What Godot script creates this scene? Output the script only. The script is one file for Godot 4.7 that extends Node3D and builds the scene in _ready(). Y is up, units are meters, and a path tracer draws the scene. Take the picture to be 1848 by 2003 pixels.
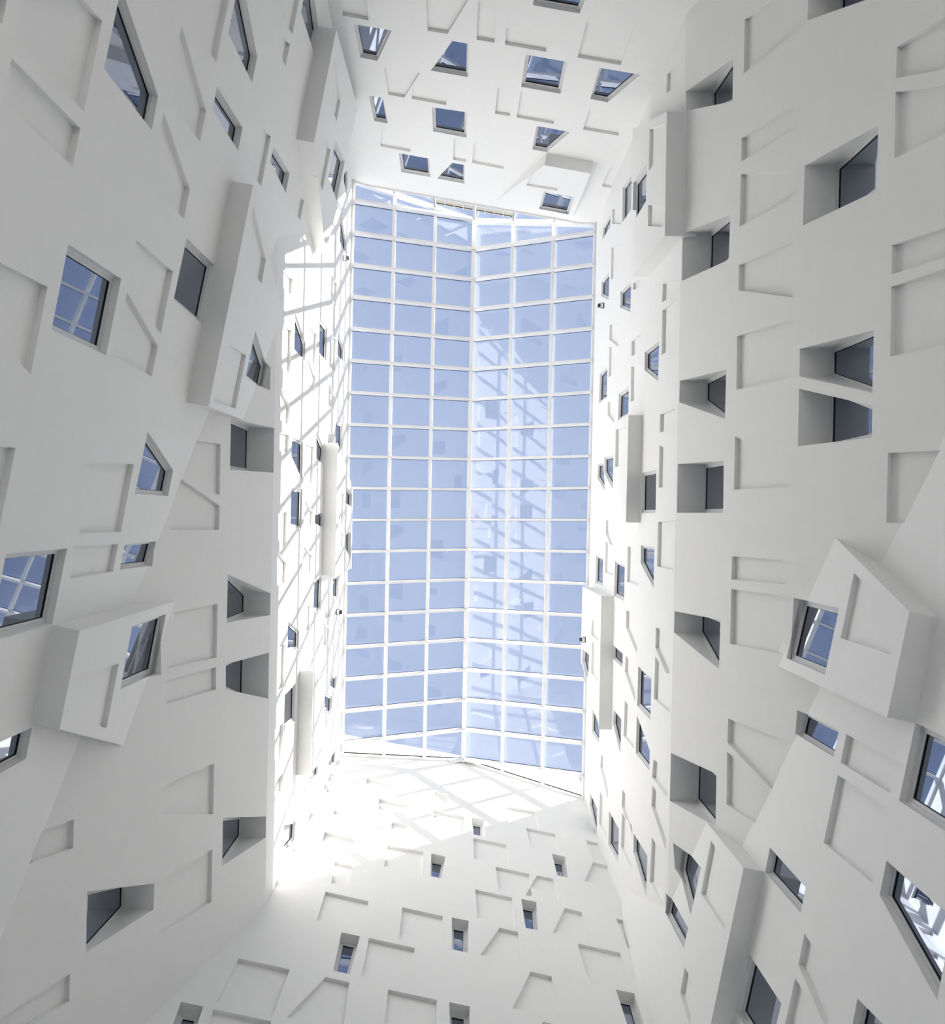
extends Node3D
# A tall white atrium seen from its floor, looking straight up to a pitched glass roof.
# Metres; the camera stands 1.5 m above the floor. Each wall face has its own frame: x along the wall, y up the wall, z into the atrium.

const EYE := 1.5          # height of the camera
const EAVE := 34.32       # wall tops above the camera
const FOOT := 3.5         # walls stop here, out of view, so light from below reaches the soffits
const FOOT_RIGHT := 2.7   # right wall stops lower, letting less light from below onto left soffits
const RISE := 2.22        # ridge above the wall tops

var planes := {}          # name of a wall face -> Transform3D
var solids := {}          # wall letter -> CSGCombiner3D that carves its mesh
var bays := {}            # name of a bay face -> CSGCombiner3D
var bay_wall := {}
var walls := {}           # wall letter -> MeshInstance3D
var names := {}
var window_count := 0
var pending_panels := []
var plaster: StandardMaterial3D
var aluminium: StandardMaterial3D
var seal: StandardMaterial3D
var mirror_glass: StandardMaterial3D
var roof_glass: StandardMaterial3D
var white_metal: StandardMaterial3D
var louver_metal: StandardMaterial3D
var black_metal: StandardMaterial3D
var stone: StandardMaterial3D


func _ready() -> void:
	var camera := Camera3D.new()
	camera.name = "camera"
	camera.keep_aspect = Camera3D.KEEP_HEIGHT
	camera.fov = rad_to_deg(2.0 * atan(1001.5 / 1430.0))
	camera.near = 0.05
	camera.far = 300.0
	camera.transform = Transform3D(Basis(Vector3.RIGHT, Vector3.BACK, Vector3.DOWN), Vector3(0, EYE, 0))
	add_child(camera)
	var sky_look := ProceduralSkyMaterial.new()
	sky_look.sky_top_color = Color(0.60, 0.69, 0.86)
	sky_look.sky_horizon_color = Color(0.72, 0.80, 0.90)
	sky_look.sky_curve = 0.12
	sky_look.ground_bottom_color = Color(0.45, 0.45, 0.44)
	sky_look.ground_horizon_color = Color(0.68, 0.72, 0.78)
	sky_look.sky_energy_multiplier = 0.88
	var sky := Sky.new()
	sky.sky_material = sky_look
	var env := Environment.new()
	env.background_mode = Environment.BG_SKY
	env.sky = sky
	env.tonemap_mode = Environment.TONE_MAPPER_LINEAR
	env.tonemap_exposure = 1.36
	env.sdfgi_enabled = true
	env.ssao_enabled = true
	env.ssil_enabled = true
	var world := WorldEnvironment.new()
	world.name = "world_environment"
	world.environment = env
	add_child(world)
	var sun := DirectionalLight3D.new()
	sun.name = "sun"
	sun.light_color = Color(1.0, 0.984, 0.962)
	sun.light_energy = 4.2
	sun.light_angular_distance = 0.53
	sun.shadow_enabled = true
	sun.sky_mode = DirectionalLight3D.SKY_MODE_LIGHT_ONLY
	add_child(sun)
	sun.look_at_from_position(Vector3.ZERO, Vector3(-1.0, -1.03, -0.48), Vector3.UP)

	make_materials()
	plane("left_lean", Vector3(-5.5377, 1.5000, 1.1301), Vector3(0.97707, 0.07460, -0.19940))
	plane("left_overhang", Vector3(-11.3246, 1.5000, 0.2231), Vector3(0.97005, -0.24217, -0.01911))
	plane("left_upright", Vector3(-5.9177, 1.5000, 0.1166), Vector3(0.99981, -0.00000, -0.01970))
	plane("right_overhang", Vector3(10.4293, 1.5000, -0.2221), Vector3(-0.97002, -0.24216, 0.02066))
	plane("right_lean", Vector3(6.1490, 1.5000, -1.2549), Vector3(-0.97707, 0.07460, 0.19940))
	plane("right_upright", Vector3(5.4945, 1.5000, -0.1170), Vector3(-0.99977, -0.00000, 0.02130))
	plane("far", Vector3(2.4965, 1.5000, 14.0566), Vector3(-0.17486, -0.00000, -0.98459))
	plane("near", Vector3(-2.3349, 1.5000, -12.9283), Vector3(0.17767, -0.02408, 0.98379))
	plane("left_bay_high", Vector3(-5.0283, 1.5000, 1.0262), Vector3(0.97707, 0.07460, -0.19940))
	plane("left_bay_long", Vector3(-5.0528, 1.5000, 1.0312), Vector3(0.97707, 0.07460, -0.19940))
	plane("left_bay_low", Vector3(-5.0724, 1.5000, 1.0352), Vector3(0.97707, 0.07460, -0.19940))
	plane("sunlit_bay_far", Vector3(-5.3679, 1.5000, 0.1057), Vector3(0.99981, -0.00000, -0.01970))
	plane("sunlit_bay_near", Vector3(-5.4179, 1.5000, 0.1067), Vector3(0.99981, -0.00000, -0.01970))
	plane("right_bay_house", Vector3(5.7327, 1.5000, -1.1699), Vector3(-0.97707, 0.07460, 0.19940))
	plane("right_bay_low", Vector3(5.7180, 1.5000, -1.1669), Vector3(-0.97707, 0.07460, 0.19940))
	plane("white_bay_far", Vector3(4.9947, 1.5000, -0.1064), Vector3(-0.99977, -0.00000, 0.02130))
	plane("white_bay_mid", Vector3(5.0247, 1.5000, -0.1070), Vector3(-0.99977, -0.00000, 0.02130))
	plane("white_bay_near", Vector3(5.0047, 1.5000, -0.1066), Vector3(-0.99977, -0.00000, 0.02130))
	plane("far_bay", Vector3(1.9455, 1.5000, 10.9545), Vector3(-0.17410, 0.09323, -0.98030))
	make_walls()
	bay("left_bay_high", "L", 0.52, [-9.705, 21.559, -8.151, 26.751, -9.923, 27.083, -13.779, 27.121, -13.458, 24.433, -13.057, 21.48])
	bay("left_bay_long", "L", 0.50, [-1.156, 16.807, -1.253, 21.576, -1.394, 26.414, -4.443, 23.041, -6.317, 16.753])
	bay("left_bay_low", "L", 0.48, [4.994, 12.387, 7.907, 19.294, 3.568, 20.073, 3.293, 12.384])
	bay("sunlit_bay_far", "L", 0.55, [2.62, 28.925, 2.624, 31.16, 2.63, 32.724, -0.948, 32.708, -2.62, 28.844])
	bay("sunlit_bay_near", "L", 0.50, [9.192, 25.242, 8.951, 27.068, 6.465, 26.959, 5.637, 25.43])
	bay("far_bay", "T", 0.50, [1.619, 34.279, -2.192, 34.338, -2.227, 28.625, -0.402, 28.613])
	bay("right_bay_house", "R", 0.43, [-1.966, 17.312, -1.762, 10.927, -0.153, 10.911, 0.926, 14.079, 1.494, 15.75])
	bay("right_bay_low", "R", 0.44, [-11.862, 25.345, -15.621, 22.189, -10.348, 15.231, -6.09, 15.176, -6.419, 18.958])
	bay("white_bay_far", "R", 0.50, [10.885, 19.668, 12.718, 24.057, 7.69, 23.492, 7.518, 19.605])
	bay("white_bay_mid", "R", 0.47, [3.277, 23.873, 3.291, 25.502, 3.159, 26.233, 0.872, 26.11, -0.234, 23.925])
	bay("white_bay_near", "R", 0.49, [-3.123, 28.037, -3.243, 32.859, -6.597, 32.838, -7.127, 30.685, -8.051, 28.106, -8.21, 27.963])
	carve()
	await get_tree().process_frame
	await get_tree().process_frame
	bake()
	floor_slab()
	skylight()
	rooftop()
	fixtures()


# ---------------------------------------------------------------- materials
func noise_texture(frequency: float, seed_value: int, low: Color, high: Color, size := 512) -> NoiseTexture2D:
	var n := FastNoiseLite.new()
	n.seed = seed_value
	n.frequency = frequency
	n.fractal_octaves = 4
	var ramp := Gradient.new()
	ramp.set_color(0, low)
	ramp.set_color(1, high)
	var t := NoiseTexture2D.new()
	t.width = size
	t.height = size
	t.seamless = true
	t.noise = n
	t.color_ramp = ramp
	return t


func matte(color: Color, roughness: float, metallic := 0.0) -> StandardMaterial3D:
	var m := StandardMaterial3D.new()
	m.albedo_color = color
	m.roughness = roughness
	m.metallic = metallic
	return m


func make_materials() -> void:
	plaster = matte(Color(0.965, 0.964, 0.957), 0.6)
	plaster.albedo_texture = noise_texture(0.012, 3, Color(0.99, 0.99, 0.987), Color(1, 1, 1))
	plaster.uv1_triplanar = true
	plaster.uv1_world_triplanar = true
	plaster.uv1_scale = Vector3(0.31, 0.31, 0.31)
	plaster.resource_name = "white plaster"
	aluminium = matte(Color(0.87, 0.87, 0.875), 0.4)
	seal = matte(Color(0.05, 0.05, 0.055), 0.6)
	mirror_glass = matte(Color(0.53, 0.565, 0.63), 0.0, 1.0)
	roof_glass = matte(Color(1, 1, 1, 0.02), 0.0, 0.04)
	roof_glass.transparency = BaseMaterial3D.TRANSPARENCY_ALPHA
	white_metal = matte(Color(0.93, 0.93, 0.93), 0.4)
	louver_metal = matte(Color(0.82, 0.80, 0.74), 0.5)
	black_metal = matte(Color(0.04, 0.04, 0.045), 0.45)
	stone = matte(Color(0.93, 0.925, 0.91), 0.5)
	stone.albedo_texture = noise_texture(0.03, 9, Color(0.95, 0.95, 0.945), Color(1, 1, 1))
	stone.uv1_triplanar = true
	stone.uv1_world_triplanar = true
	stone.uv1_scale = Vector3(0.4, 0.4, 0.4)


# ---------------------------------------------------------------- names and tags
func numbered(called: String) -> String:
	names[called] = names.get(called, -1) + 1
	return called if names[called] == 0 else "%s_%03d" % [called, names[called]]


func tag(o: Node, label: String, category := "", kind := "", group := "") -> void:
	if label:
		o.set_meta("label", label)
	if category:
		o.set_meta("category", category)
	if kind:
		o.set_meta("kind", kind)
	if group:
		o.set_meta("group", group)


func part(called: String, mesh: Mesh, material: Material, parent: Node, where := Transform3D.IDENTITY) -> MeshInstance3D:
	var o := MeshInstance3D.new()
	o.name = called
	o.mesh = mesh
	o.material_override = material
	o.transform = where
	parent.add_child(o, true)
	return o


# ---------------------------------------------------------------- shapes
func plane(called: String, origin: Vector3, normal: Vector3) -> void:
	var n := normal.normalized()
	var u := Vector3.UP.cross(n).normalized()
	planes[called] = Transform3D(Basis(u, n.cross(u), n), origin)


func points(flat: Array) -> PackedVector2Array:
	var out := PackedVector2Array()
	for i in range(0, flat.size(), 2):
		out.append(Vector2(flat[i], flat[i + 1]))
	return out


func lifted(poly: PackedVector2Array, z: float) -> PackedVector3Array:
	var out := PackedVector3Array()
	for q in poly:
		out.append(Vector3(q.x, q.y, z))
	return out


func moved(pts: PackedVector3Array, by: Vector3) -> PackedVector3Array:
	var out := PackedVector3Array()
	for q in pts:
		out.append(q + by)
	return out


func quad(st: SurfaceTool, a: Vector3, b: Vector3, c: Vector3, d: Vector3) -> void:
	for q in [a, c, b, a, d, c]:   # given counter-clockwise from outside, Godot's front faces run clockwise
		st.add_vertex(q)


func prism(front: PackedVector3Array, back: PackedVector3Array) -> ArrayMesh:
	# front: counter-clockwise as seen from outside in front of it
	var st := SurfaceTool.new()
	st.begin(Mesh.PRIMITIVE_TRIANGLES)
	st.set_smooth_group(-1)
	var normal := Vector3.ZERO
	for i in front.size():
		normal += front[i].cross(front[(i + 1) % front.size()])
	normal = normal.normalized()
	var u := (front[1] - front[0]).normalized()
	var v := normal.cross(u)
	var flat := PackedVector2Array()
	for q in front:
		flat.append(Vector2(q.dot(u), q.dot(v)))
	var tri := Geometry2D.triangulate_polygon(flat)
	for i in range(0, tri.size(), 3):
		var a := tri[i]
		var b := tri[i + 1]
		var c := tri[i + 2]
		if (flat[b] - flat[a]).cross(flat[c] - flat[a]) < 0.0:
			var s := b
			b = c
			c = s
		for k in [a, c, b]:
			st.add_vertex(front[k])
		for k in [a, b, c]:
			st.add_vertex(back[k])
	for i in front.size():
		var j := (i + 1) % front.size()
		quad(st, front[i], back[i], back[j], front[j])
	st.generate_normals()
	return st.commit()


func inset(poly: PackedVector2Array, by: float) -> PackedVector2Array:
	# every edge of a counter-clockwise polygon moved inwards; corners stay in order
	var out := PackedVector2Array()
	var n := poly.size()
	for i in n:
		var a := poly[(i + n - 1) % n]
		var b := poly[i]
		var c := poly[(i + 1) % n]
		var d1 := (b - a).normalized()
		var d2 := (c - b).normalized()
		var n1 := Vector2(-d1.y, d1.x)
		var n2 := Vector2(-d2.y, d2.x)
		var k := 1.0 + n1.dot(n2)
		out.append(b + (n1 + n2) * by / maxf(k, 0.25))
	return out


func ring(outer: PackedVector2Array, inner: PackedVector2Array, z_front: float, z_back: float) -> ArrayMesh:
	var st := SurfaceTool.new()
	st.begin(Mesh.PRIMITIVE_TRIANGLES)
	st.set_smooth_group(-1)
	var n := outer.size()
	for i in n:
		var j := (i + 1) % n
		var of := Vector3(outer[i].x, outer[i].y, z_front)
		var og := Vector3(outer[j].x, outer[j].y, z_front)
		var inf := Vector3(inner[i].x, inner[i].y, z_front)
		var ing := Vector3(inner[j].x, inner[j].y, z_front)
		var back := Vector3(0, 0, z_back - z_front)
		quad(st, of, og, ing, inf)
		quad(st, inf, ing, ing + back, inf + back)
		quad(st, og, of, of + back, og + back)
		quad(st, og + back, of + back, inf + back, ing + back)
	st.generate_normals()
	return st.commit()


func bar(a: Vector3, b: Vector3, up: Vector3, width: float, depth: float) -> ArrayMesh:
	# a beam from a to b whose top face lies at a and b and looks towards up
	var along := (b - a).normalized()
	var side := along.cross(up).normalized()
	var top := side.cross(along).normalized()
	var c := minf(width, depth) * 0.08
	var profile := [Vector2(-width / 2 + c, 0), Vector2(-width / 2, -c), Vector2(-width / 2, -depth + c), Vector2(-width / 2 + c, -depth), Vector2(width / 2 - c, -depth), Vector2(width / 2, -depth + c), Vector2(width / 2, -c), Vector2(width / 2 - c, 0)]
	var front := PackedVector3Array()
	for q in profile:
		front.append(b + side * q.x + top * q.y)
	# seen from beyond b, looking back along the beam, side points left
	front.reverse()
	if (front[1] - front[0]).cross(front[2] - front[1]).dot(along) < 0.0:
		front.reverse()
	return prism(front, moved(front, a - b))


func cutter(to: CSGCombiner3D, mesh: ArrayMesh, where: Transform3D, operation := CSGShape3D.OPERATION_SUBTRACTION) -> void:
	var c := CSGMesh3D.new()
	c.name = "solid"
	c.mesh = mesh
	c.transform = where
	c.operation = operation
	to.add_child(c, true)


# ---------------------------------------------------------------- walls
func slab(wall: String, face: String, section: Array, from: float, to: float) -> void:
	# section: pairs (distance outwards from the face frame's foot, height above the floor), swept along the wall
	var f: Transform3D = planes[face]
	var u: Vector3 = f.basis.x
	var outwards := -Vector3(f.basis.z.x, 0, f.basis.z.z).normalized()
	var foot := Vector3(f.origin.x, 0, f.origin.z)
	var front := PackedVector3Array()
	for q in points(section):
		front.append(foot + outwards * q.x + Vector3.UP * q.y + u * to)
	var area := Vector3.ZERO
	for i in range(1, front.size() - 1):
		area += (front[i] - front[0]).cross(front[i + 1] - front[0])
	if area.dot(u) < 0.0:
		front.reverse()
	cutter(solids[wall], prism(front, moved(front, u * (from - to))), Transform3D.IDENTITY, CSGShape3D.OPERATION_UNION)


func make_walls() -> void:
	for k in ["L", "R", "T", "N"]:
		var c := CSGCombiner3D.new()
		c.name = "carving"
		add_child(c, true)
		solids[k] = c
	var top := EAVE + EYE
	# left: an overhanging lower face, an upright upper face, and a face that leans back across both
	slab("L", "left_upright", [0, top, 0, 23.16, 0.24965 * (23.16 - FOOT), FOOT, 6.8, FOOT, 6.8, top], -17.5, 17.5)
	slab("L", "left_lean", [0.07483 * (FOOT - EYE), FOOT, 2.14, 30.1, 6.6, 30.1, 6.6, FOOT], -17, 17)
	slab("R", "right_upright", [0, top, 0, 21.28, 0.24965 * (21.28 - FOOT_RIGHT), FOOT_RIGHT, 6.8, FOOT_RIGHT, 6.8, top], -17.5, 17.5)
	slab("R", "right_lean", [0.07483 * (FOOT_RIGHT - EYE), FOOT_RIGHT, 2.568, top, 6.6, top, 6.6, FOOT_RIGHT], -17, 17)
	slab("T", "far", [0, FOOT, 0, top, 2.0, top, 2.0, FOOT], -13, 13)
	slab("N", "near", [-0.02448 * (FOOT - EYE), FOOT, -0.84, top, 2.0, top, 2.0, FOOT], -13, 13)
	# the near wall closes the gable under the roof
	var gable := PackedVector3Array([near_point(-1.0, 0.0), near_point(1.0, 0.0), near_point(0.0, RISE - 0.14)])
	var back := Vector3(0.1806, 0, -1).normalized() * 0.5
	if (gable[1] - gable[0]).cross(gable[2] - gable[0]).dot(back) > 0.0:
		gable.reverse()
	cutter(solids["N"], prism(gable, moved(gable, back)), Transform3D.IDENTITY, CSGShape3D.OPERATION_UNION)


func bay(face: String, wall: String, depth: float, flat: Array) -> void:
	var f: Transform3D = planes[face]
	var front := PackedVector3Array()
	for q in lifted(points(flat), 0.0):
		front.append(f * q)
	var outwards := -Vector3(f.basis.z.x, 0, f.basis.z.z).normalized()
	var c := CSGCombiner3D.new()
	c.name = "carving"
	add_child(c, true)
	bays[face] = c
	bay_wall[face] = wall
	cutter(c, prism(front, moved(front, outwards * (depth + 0.35))), Transform3D.IDENTITY, CSGShape3D.OPERATION_UNION)


func recess(face: String, wall: String, poly: PackedVector2Array, before: float, depth: float) -> void:
	var f: Transform3D = planes[face]
	var mesh := prism(lifted(poly, before), lifted(poly, -depth))
	cutter(solids[wall], mesh, f)
	if bays.has(face):
		cutter(bays[face], prism(lifted(poly, 0.02), lifted(poly, -depth)), f)


func panel(face: String, wall: String, flat: Array) -> void:
	# a shallow sunk field: the wall is cut back and a plaster panel closes the bottom of the cut
	var poly := points(flat)
	if bays.has(face):
		cutter(bays[face], prism(lifted(poly, 0.02), lifted(poly, -0.15)), planes[face])
	else:
		recess(face, wall, poly, 0.02, 0.15)
	pending_panels.append([face, wall, prism(lifted(poly, -0.1), lifted(poly, -0.148))])


func window(face: String, wall: String, flat: Array, label: String) -> void:
	var poly := points(flat)
	var reveal := 0.10
	if face == "near":
		reveal = 0.26
	elif face in ["left_upright", "right_upright"]:
		reveal = 0.05
	recess(face, wall, poly, 1.4 if face.contains("lean") or face.contains("right_bay") or face.contains("left_bay") else 0.02, reveal + 0.16)
	glazing(planes[face], poly, reveal, label)


func deep_window(face: String, wall: String, flat: Array, label: String) -> void:
	# the opening lies in the overhanging face, the glass leans back the other way: shallow at the sill, deep under the head
	var f: Transform3D = planes[face]
	var outwards := -Vector3(f.basis.z.x, 0, f.basis.z.z).normalized()
	var front := PackedVector3Array()
	var lean := 0.07483
	var nearest := -1e9
	for q in lifted(points(flat), 0.0):
		front.append(f * q)
	for q in front:
		nearest = maxf(nearest, q.dot(outwards) - lean * (q.y - EYE))
	nearest += 0.03
	cutter(solids[wall], prism(moved(front, outwards * -0.3), moved(front, outwards * 1.75)), Transform3D.IDENTITY)
	var n := (Vector3.UP * lean - outwards).normalized()
	var u := Vector3.UP.cross(n).normalized()
	var g := Transform3D(Basis(u, n.cross(u), n), outwards * nearest + Vector3.UP * EYE)
	var poly := PackedVector2Array()
	for q in front:
		var on: Vector3 = q + outwards * (nearest + lean * (q.y - EYE) - q.dot(outwards))
		var local: Vector3 = g.affine_inverse() * on
		poly.append(Vector2(local.x, local.y))
	glazing(g, poly, 0.0, label)


func glazing(f: Transform3D, poly: PackedVector2Array, reveal: float, label: String) -> void:
	window_count += 1
	var o := Node3D.new()
	o.name = "window_%d" % window_count
	var middle := Vector2.ZERO
	for q in poly:
		middle += q / poly.size()
	o.transform = f * Transform3D(Basis.IDENTITY, Vector3(middle.x, middle.y, 0))
	tag(o, label, "window", "structure")
	add_child(o)
	var own := PackedVector2Array()
	for q in poly:
		own.append(q - middle)
	var least := 1e9
	for i in own.size():
		least = minf(least, own[i].distance_to(own[(i + 1) % own.size()]))
	var k := clampf(least / 0.75, 0.35, 1.0) * (1.7 if reveal > 0.2 else 1.0)
	var a := inset(own, 0.055 * k)
	var b := inset(own, 0.105 * k)
	var c := inset(own, 0.114 * k)
	part("window_frame", ring(own, a, -reveal, -reveal - 0.12), aluminium, o)
	part("sash", ring(a, b, -reveal - 0.02, -reveal - 0.11), aluminium, o)
	part("seal", ring(b, c, -reveal - 0.035, -reveal - 0.10), seal, o)
	part("pane", prism(lifted(inset(own, 0.112 * k), -reveal - 0.05), lifted(inset(own, 0.112 * k), -reveal - 0.07)), mirror_glass, o)


func carve() -> void:
	window("left_lean", "L", [-5.164, 10.497, -5.216, 12.339, -5.79, 12.317, -6.355, 10.56, -6.319, 10.509], "tall slanting window of the left wall, mirroring grey, nearest the photo's top left corner")
	window("left_lean", "L", [-8.48, 14.798, -8.614, 16.766, -9.213, 16.768, -9.629, 15.206, -9.327, 14.779], "tall slanting window at the top edge of the left wall mirroring another window")
	window("left_lean", "L", [-6.913, 14.79, -7.018, 16.777, -7.557, 16.75, -7.368, 14.763], "small plain slanting window below the tall mirroring window on the left wall")
	window("left_lean", "L", [-4.294, 8.032, -4.312, 8.225, -4.679, 8.225, -4.493, 7.963], "window cut off by the far left corner of the photo")
	window("left_lean", "L", [-1.351, 10.513, -1.354, 12.348, -2.664, 12.334, -2.602, 10.5], "large square window of the left wall mirroring a smaller window and a strip of sky")
	window("left_lean", "L", [-2.984, 14.773, -2.976, 16.763, -4.349, 16.766, -4.265, 14.8], "dark window with a blue sliver tucked beside the long grey soffit, left wall")
	window("left_lean", "L", [1.003, 14.816, 1.037, 16.798, 0.433, 16.787, -0.277, 14.827], "blue window with a sharp top corner, midway up the left wall")
	window("left_lean", "L", [2.57, 14.831, 2.649, 16.553, 2.086, 16.631, 2.05, 14.83], "low wide blue window cut across the fold of the left wall")
	window("left_lean", "L", [3.219, 10.525, 3.278, 12.383, 1.973, 12.365, 1.926, 10.524], "large blue window mirroring white glazing bars at the left edge of the photo")
	window("left_bay_low", "L", [4.961, 14.896, 5.12, 16.919, 3.706, 16.858, 3.639, 14.831], "window on the projecting bay at the left, mirroring sky and glazing bars")
	window("left_lean", "L", [4.975, 11.213, 5.547, 11.336, 5.612, 12.43, 5.07, 12.42], "window at the left edge just under the projecting bay")
	window("left_bay_long", "L", [-2.324, 19.437, -2.298, 21.428, -2.97, 21.443, -3.564, 19.459], "pointed window on the long bay of the left wall, half blue and half grey")
	window("left_lean", "L", [-12.073, 19.434, -12.305, 21.612, -12.934, 21.636, -13.168, 20.449, -12.447, 19.42], "tall narrow window touching the top end of the topmost grey soffit, left wall")
	window("left_lean", "L", [-8.029, 19.404, -8.103, 21.58, -8.695, 21.556, -8.443, 19.448], "small slanting window between the two long soffits of the left wall")
	window("left_bay_high", "L", [-9.992, 24.498, -10.145, 26.738, -11.612, 26.768, -11.247, 24.515], "slanting window on the topmost bay of the left wall, just left of the skylight corner")
	deep_window("left_overhang", "L", [-1.001, 20.043, -1.05, 22.323, -2.372, 22.336, -2.353, 20.048], "deep-set dark window bordering the sunlit left strip, squarest, just below the long bay")
	deep_window("left_overhang", "L", [3.071, 20.036, 3.167, 22.293, 2.525, 22.3, 1.784, 20.043], "deep-set dark window bordering the sunlit left strip, tapering one with a sloping top")
	deep_window("left_overhang", "L", [4.85, 20.052, 5.635, 22.284, 4.274, 22.272, 4.175, 20.029], "deep-set dark window bordering the sunlit left strip, the one flaring towards the strip")
	deep_window("left_overhang", "L", [9.545, 20.046, 9.75, 22.291, 9.131, 22.299, 8.254, 20.04], "deep-set dark window bordering the sunlit left strip, nearest the bottom corner")
	deep_window("left_overhang", "L", [9.058, 15.239, 9.26, 17.296, 8.675, 17.308, 7.822, 15.229], "large deep-set dark window alone at the lower left of the photo")
	window("left_upright", "L", [-5.179, 23.855, -5.132, 25.417, -5.769, 25.426, -6.463, 23.844], "first window from the far end in the outermost column of the sunlit left strip")
	window("left_upright", "L", [-1.702, 23.749, -0.963, 25.378, -2.304, 25.346, -2.315, 23.809], "second window from the far end in the outermost column of the sunlit left strip")
	window("left_upright", "L", [0.591, 23.804, 0.718, 25.355, -0.675, 25.402, -0.671, 23.831], "third window from the far end in the outermost column of the sunlit left strip")
	window("left_upright", "L", [4.63, 23.727, 4.871, 25.295, 4.243, 25.344, 3.644, 23.739], "fourth window from the far end in the outermost column of the sunlit left strip")
	window("left_upright", "L", [7.077, 23.48, 7.247, 24.958, 5.953, 24.954, 5.977, 23.485], "fifth window from the far end in the outermost column of the sunlit left strip")
	window("left_upright", "L", [11.171, 23.739, 11.429, 25.236, 10.845, 25.347, 10.202, 23.752], "sixth window from the far end in the outermost column of the sunlit left strip")
	window("left_upright", "L", [-5.878, 27.663, -5.85, 29.028, -7.201, 29.115, -7.228, 27.661], "first window from the far end in the middle column of the sunlit left strip")
	window("left_upright", "L", [-1.846, 27.531, -1.788, 28.684, -2.401, 28.884, -2.995, 27.425], "second window from the far end in the middle column of the sunlit left strip")
	window("left_upright", "L", [0.575, 27.487, 0.722, 28.926, 0.157, 28.958, 0.172, 27.481], "third window from the far end in the middle column of the sunlit left strip")
	window("left_upright", "L", [3.84, 27.509, 4.002, 28.904, 2.662, 28.909, 2.703, 27.598], "fourth window from the far end in the middle column of the sunlit left strip")
	window("left_upright", "L", [8.386, 30.06, 8.786, 31.514, 8.107, 31.661, 7.533, 30.062], "fifth window from the far end in the middle column of the sunlit left strip")
	window("left_upright", "L", [10.296, 27.532, 10.563, 29.023, 10.118, 29.049, 10.013, 27.568], "sixth window from the far end in the middle column of the sunlit left strip")
	window("left_upright", "L", [-14.466, 31.938, -14.03, 32.86, -15.233, 32.896, -14.94, 32.269], "first window from the far end in the innermost column of the sunlit left strip")
	window("left_upright", "L", [-11.49, 31.275, -11.501, 32.916, -12.036, 32.907, -12.814, 31.525], "second window from the far end in the innermost column of the sunlit left strip")
	window("left_upright", "L", [-6.63, 31.323, -6.593, 32.734, -7.172, 32.775, -7.721, 31.302], "third window from the far end in the innermost column of the sunlit left strip")
	window("left_upright", "L", [-2.78, 31.253, -2.64, 32.754, -3.823, 32.797, -3.78, 31.211], "fourth window from the far end in the innermost column of the sunlit left strip")
	window("left_upright", "L", [3.81, 31.313, 4, 32.556, 2.963, 32.68, 2.871, 31.278], "fifth window from the far end in the innermost column of the sunlit left strip")
	window("left_upright", "L", [7.572, 31.176, 8.072, 32.623, 7.494, 32.661, 7.003, 31.271], "sixth window from the far end in the innermost column of the sunlit left strip")
	window("left_upright", "L", [10.933, 31.148, 11.355, 32.734, 10.755, 32.756, 10.771, 31.209], "seventh window from the far end in the innermost column of the sunlit left strip")
	window("sunlit_bay_far", "L", [-0.211, 31.057, -0.127, 32.564, -0.704, 32.567, -1.007, 31.01], "upper small window on the white bay that overlaps the skylight, sunlit left strip")
	window("sunlit_bay_far", "L", [1.607, 31.001, 2.275, 32.49, 1.004, 32.458, 0.985, 31.084], "lower small window on the white bay that overlaps the skylight, sunlit left strip")
	window("far", "T", [6.33, 24.385, 5.762, 24.411, 5.085, 22.689, 6.279, 22.712], "window narrowing downward, at the upper left of the far end wall")
	window("far", "T", [3.956, 24.424, 2.698, 24.419, 2.656, 22.676, 3.192, 22.675], "blue window with a slanting left side, top row of the far end wall")
	window("far", "T", [0.882, 24.429, -0.448, 24.435, -0.454, 22.699, 0.854, 22.707], "large nearly square blue window, top row of the far end wall")
	window("far", "T", [-1.458, 24.425, -2.049, 24.447, -2.754, 22.694, -1.474, 22.709], "blue window with a slanting right side, top row of the far end wall")
	window("far", "T", [6.406, 28.379, 5.878, 28.387, 5.832, 26.61, 6.363, 26.64], "narrow leaning window, middle row near the left corner of the far end wall")
	window("far", "T", [4.088, 28.374, 2.769, 28.395, 2.743, 26.589, 4.035, 26.66], "nearly square grey-blue window, middle row of the far end wall")
	window("far", "T", [0.173, 28.4, -0.407, 28.413, -1.084, 26.685, 0.158, 26.666], "blue window with a slanting right side, just above the bay of the far end wall")
	window("far", "T", [5.74, 32.403, 4.418, 32.366, 4.378, 30.667, 5.674, 30.655], "left window of the pair just above the skylight edge of the far end wall")
	window("far", "T", [4.127, 32.389, 2.895, 32.428, 2.864, 30.671, 3.407, 30.688], "slant-sided right window of the pair just above the skylight edge of the far end wall")
	window("far_bay", "T", [-0.584, 33.803, -1.948, 33.855, -1.951, 31.541, -0.618, 31.476], "window on the wedge bay of the far end wall mirroring pale bands")
	window("far", "T", [0.812, 20.484, -0.511, 20.486, -0.601, 19.761, 0.82, 19.794], "window cut off by the top edge of the photo on the far end wall")
	window("near", "N", [0.801, 25.048, 1.177, 25.022, 1.257, 26.571, 0.734, 26.596], "slim window left of centre, second level below the skylight, the near end wall")
	window("near", "N", [2.27, 28.689, 2.728, 28.665, 2.724, 30.189, 2.196, 30.171], "small pale window inside the patch of sun of the near end wall")
	window("near", "N", [5.393, 26.66, 5.8, 26.634, 5.883, 28.21, 5.372, 28.242], "slim leaning window at the upper right of the near end wall")
	window("near", "N", [1.676, 21.261, 2.15, 21.235, 2.151, 22.834, 1.615, 22.841], "upright slim window at the centre of the near end wall")
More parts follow.
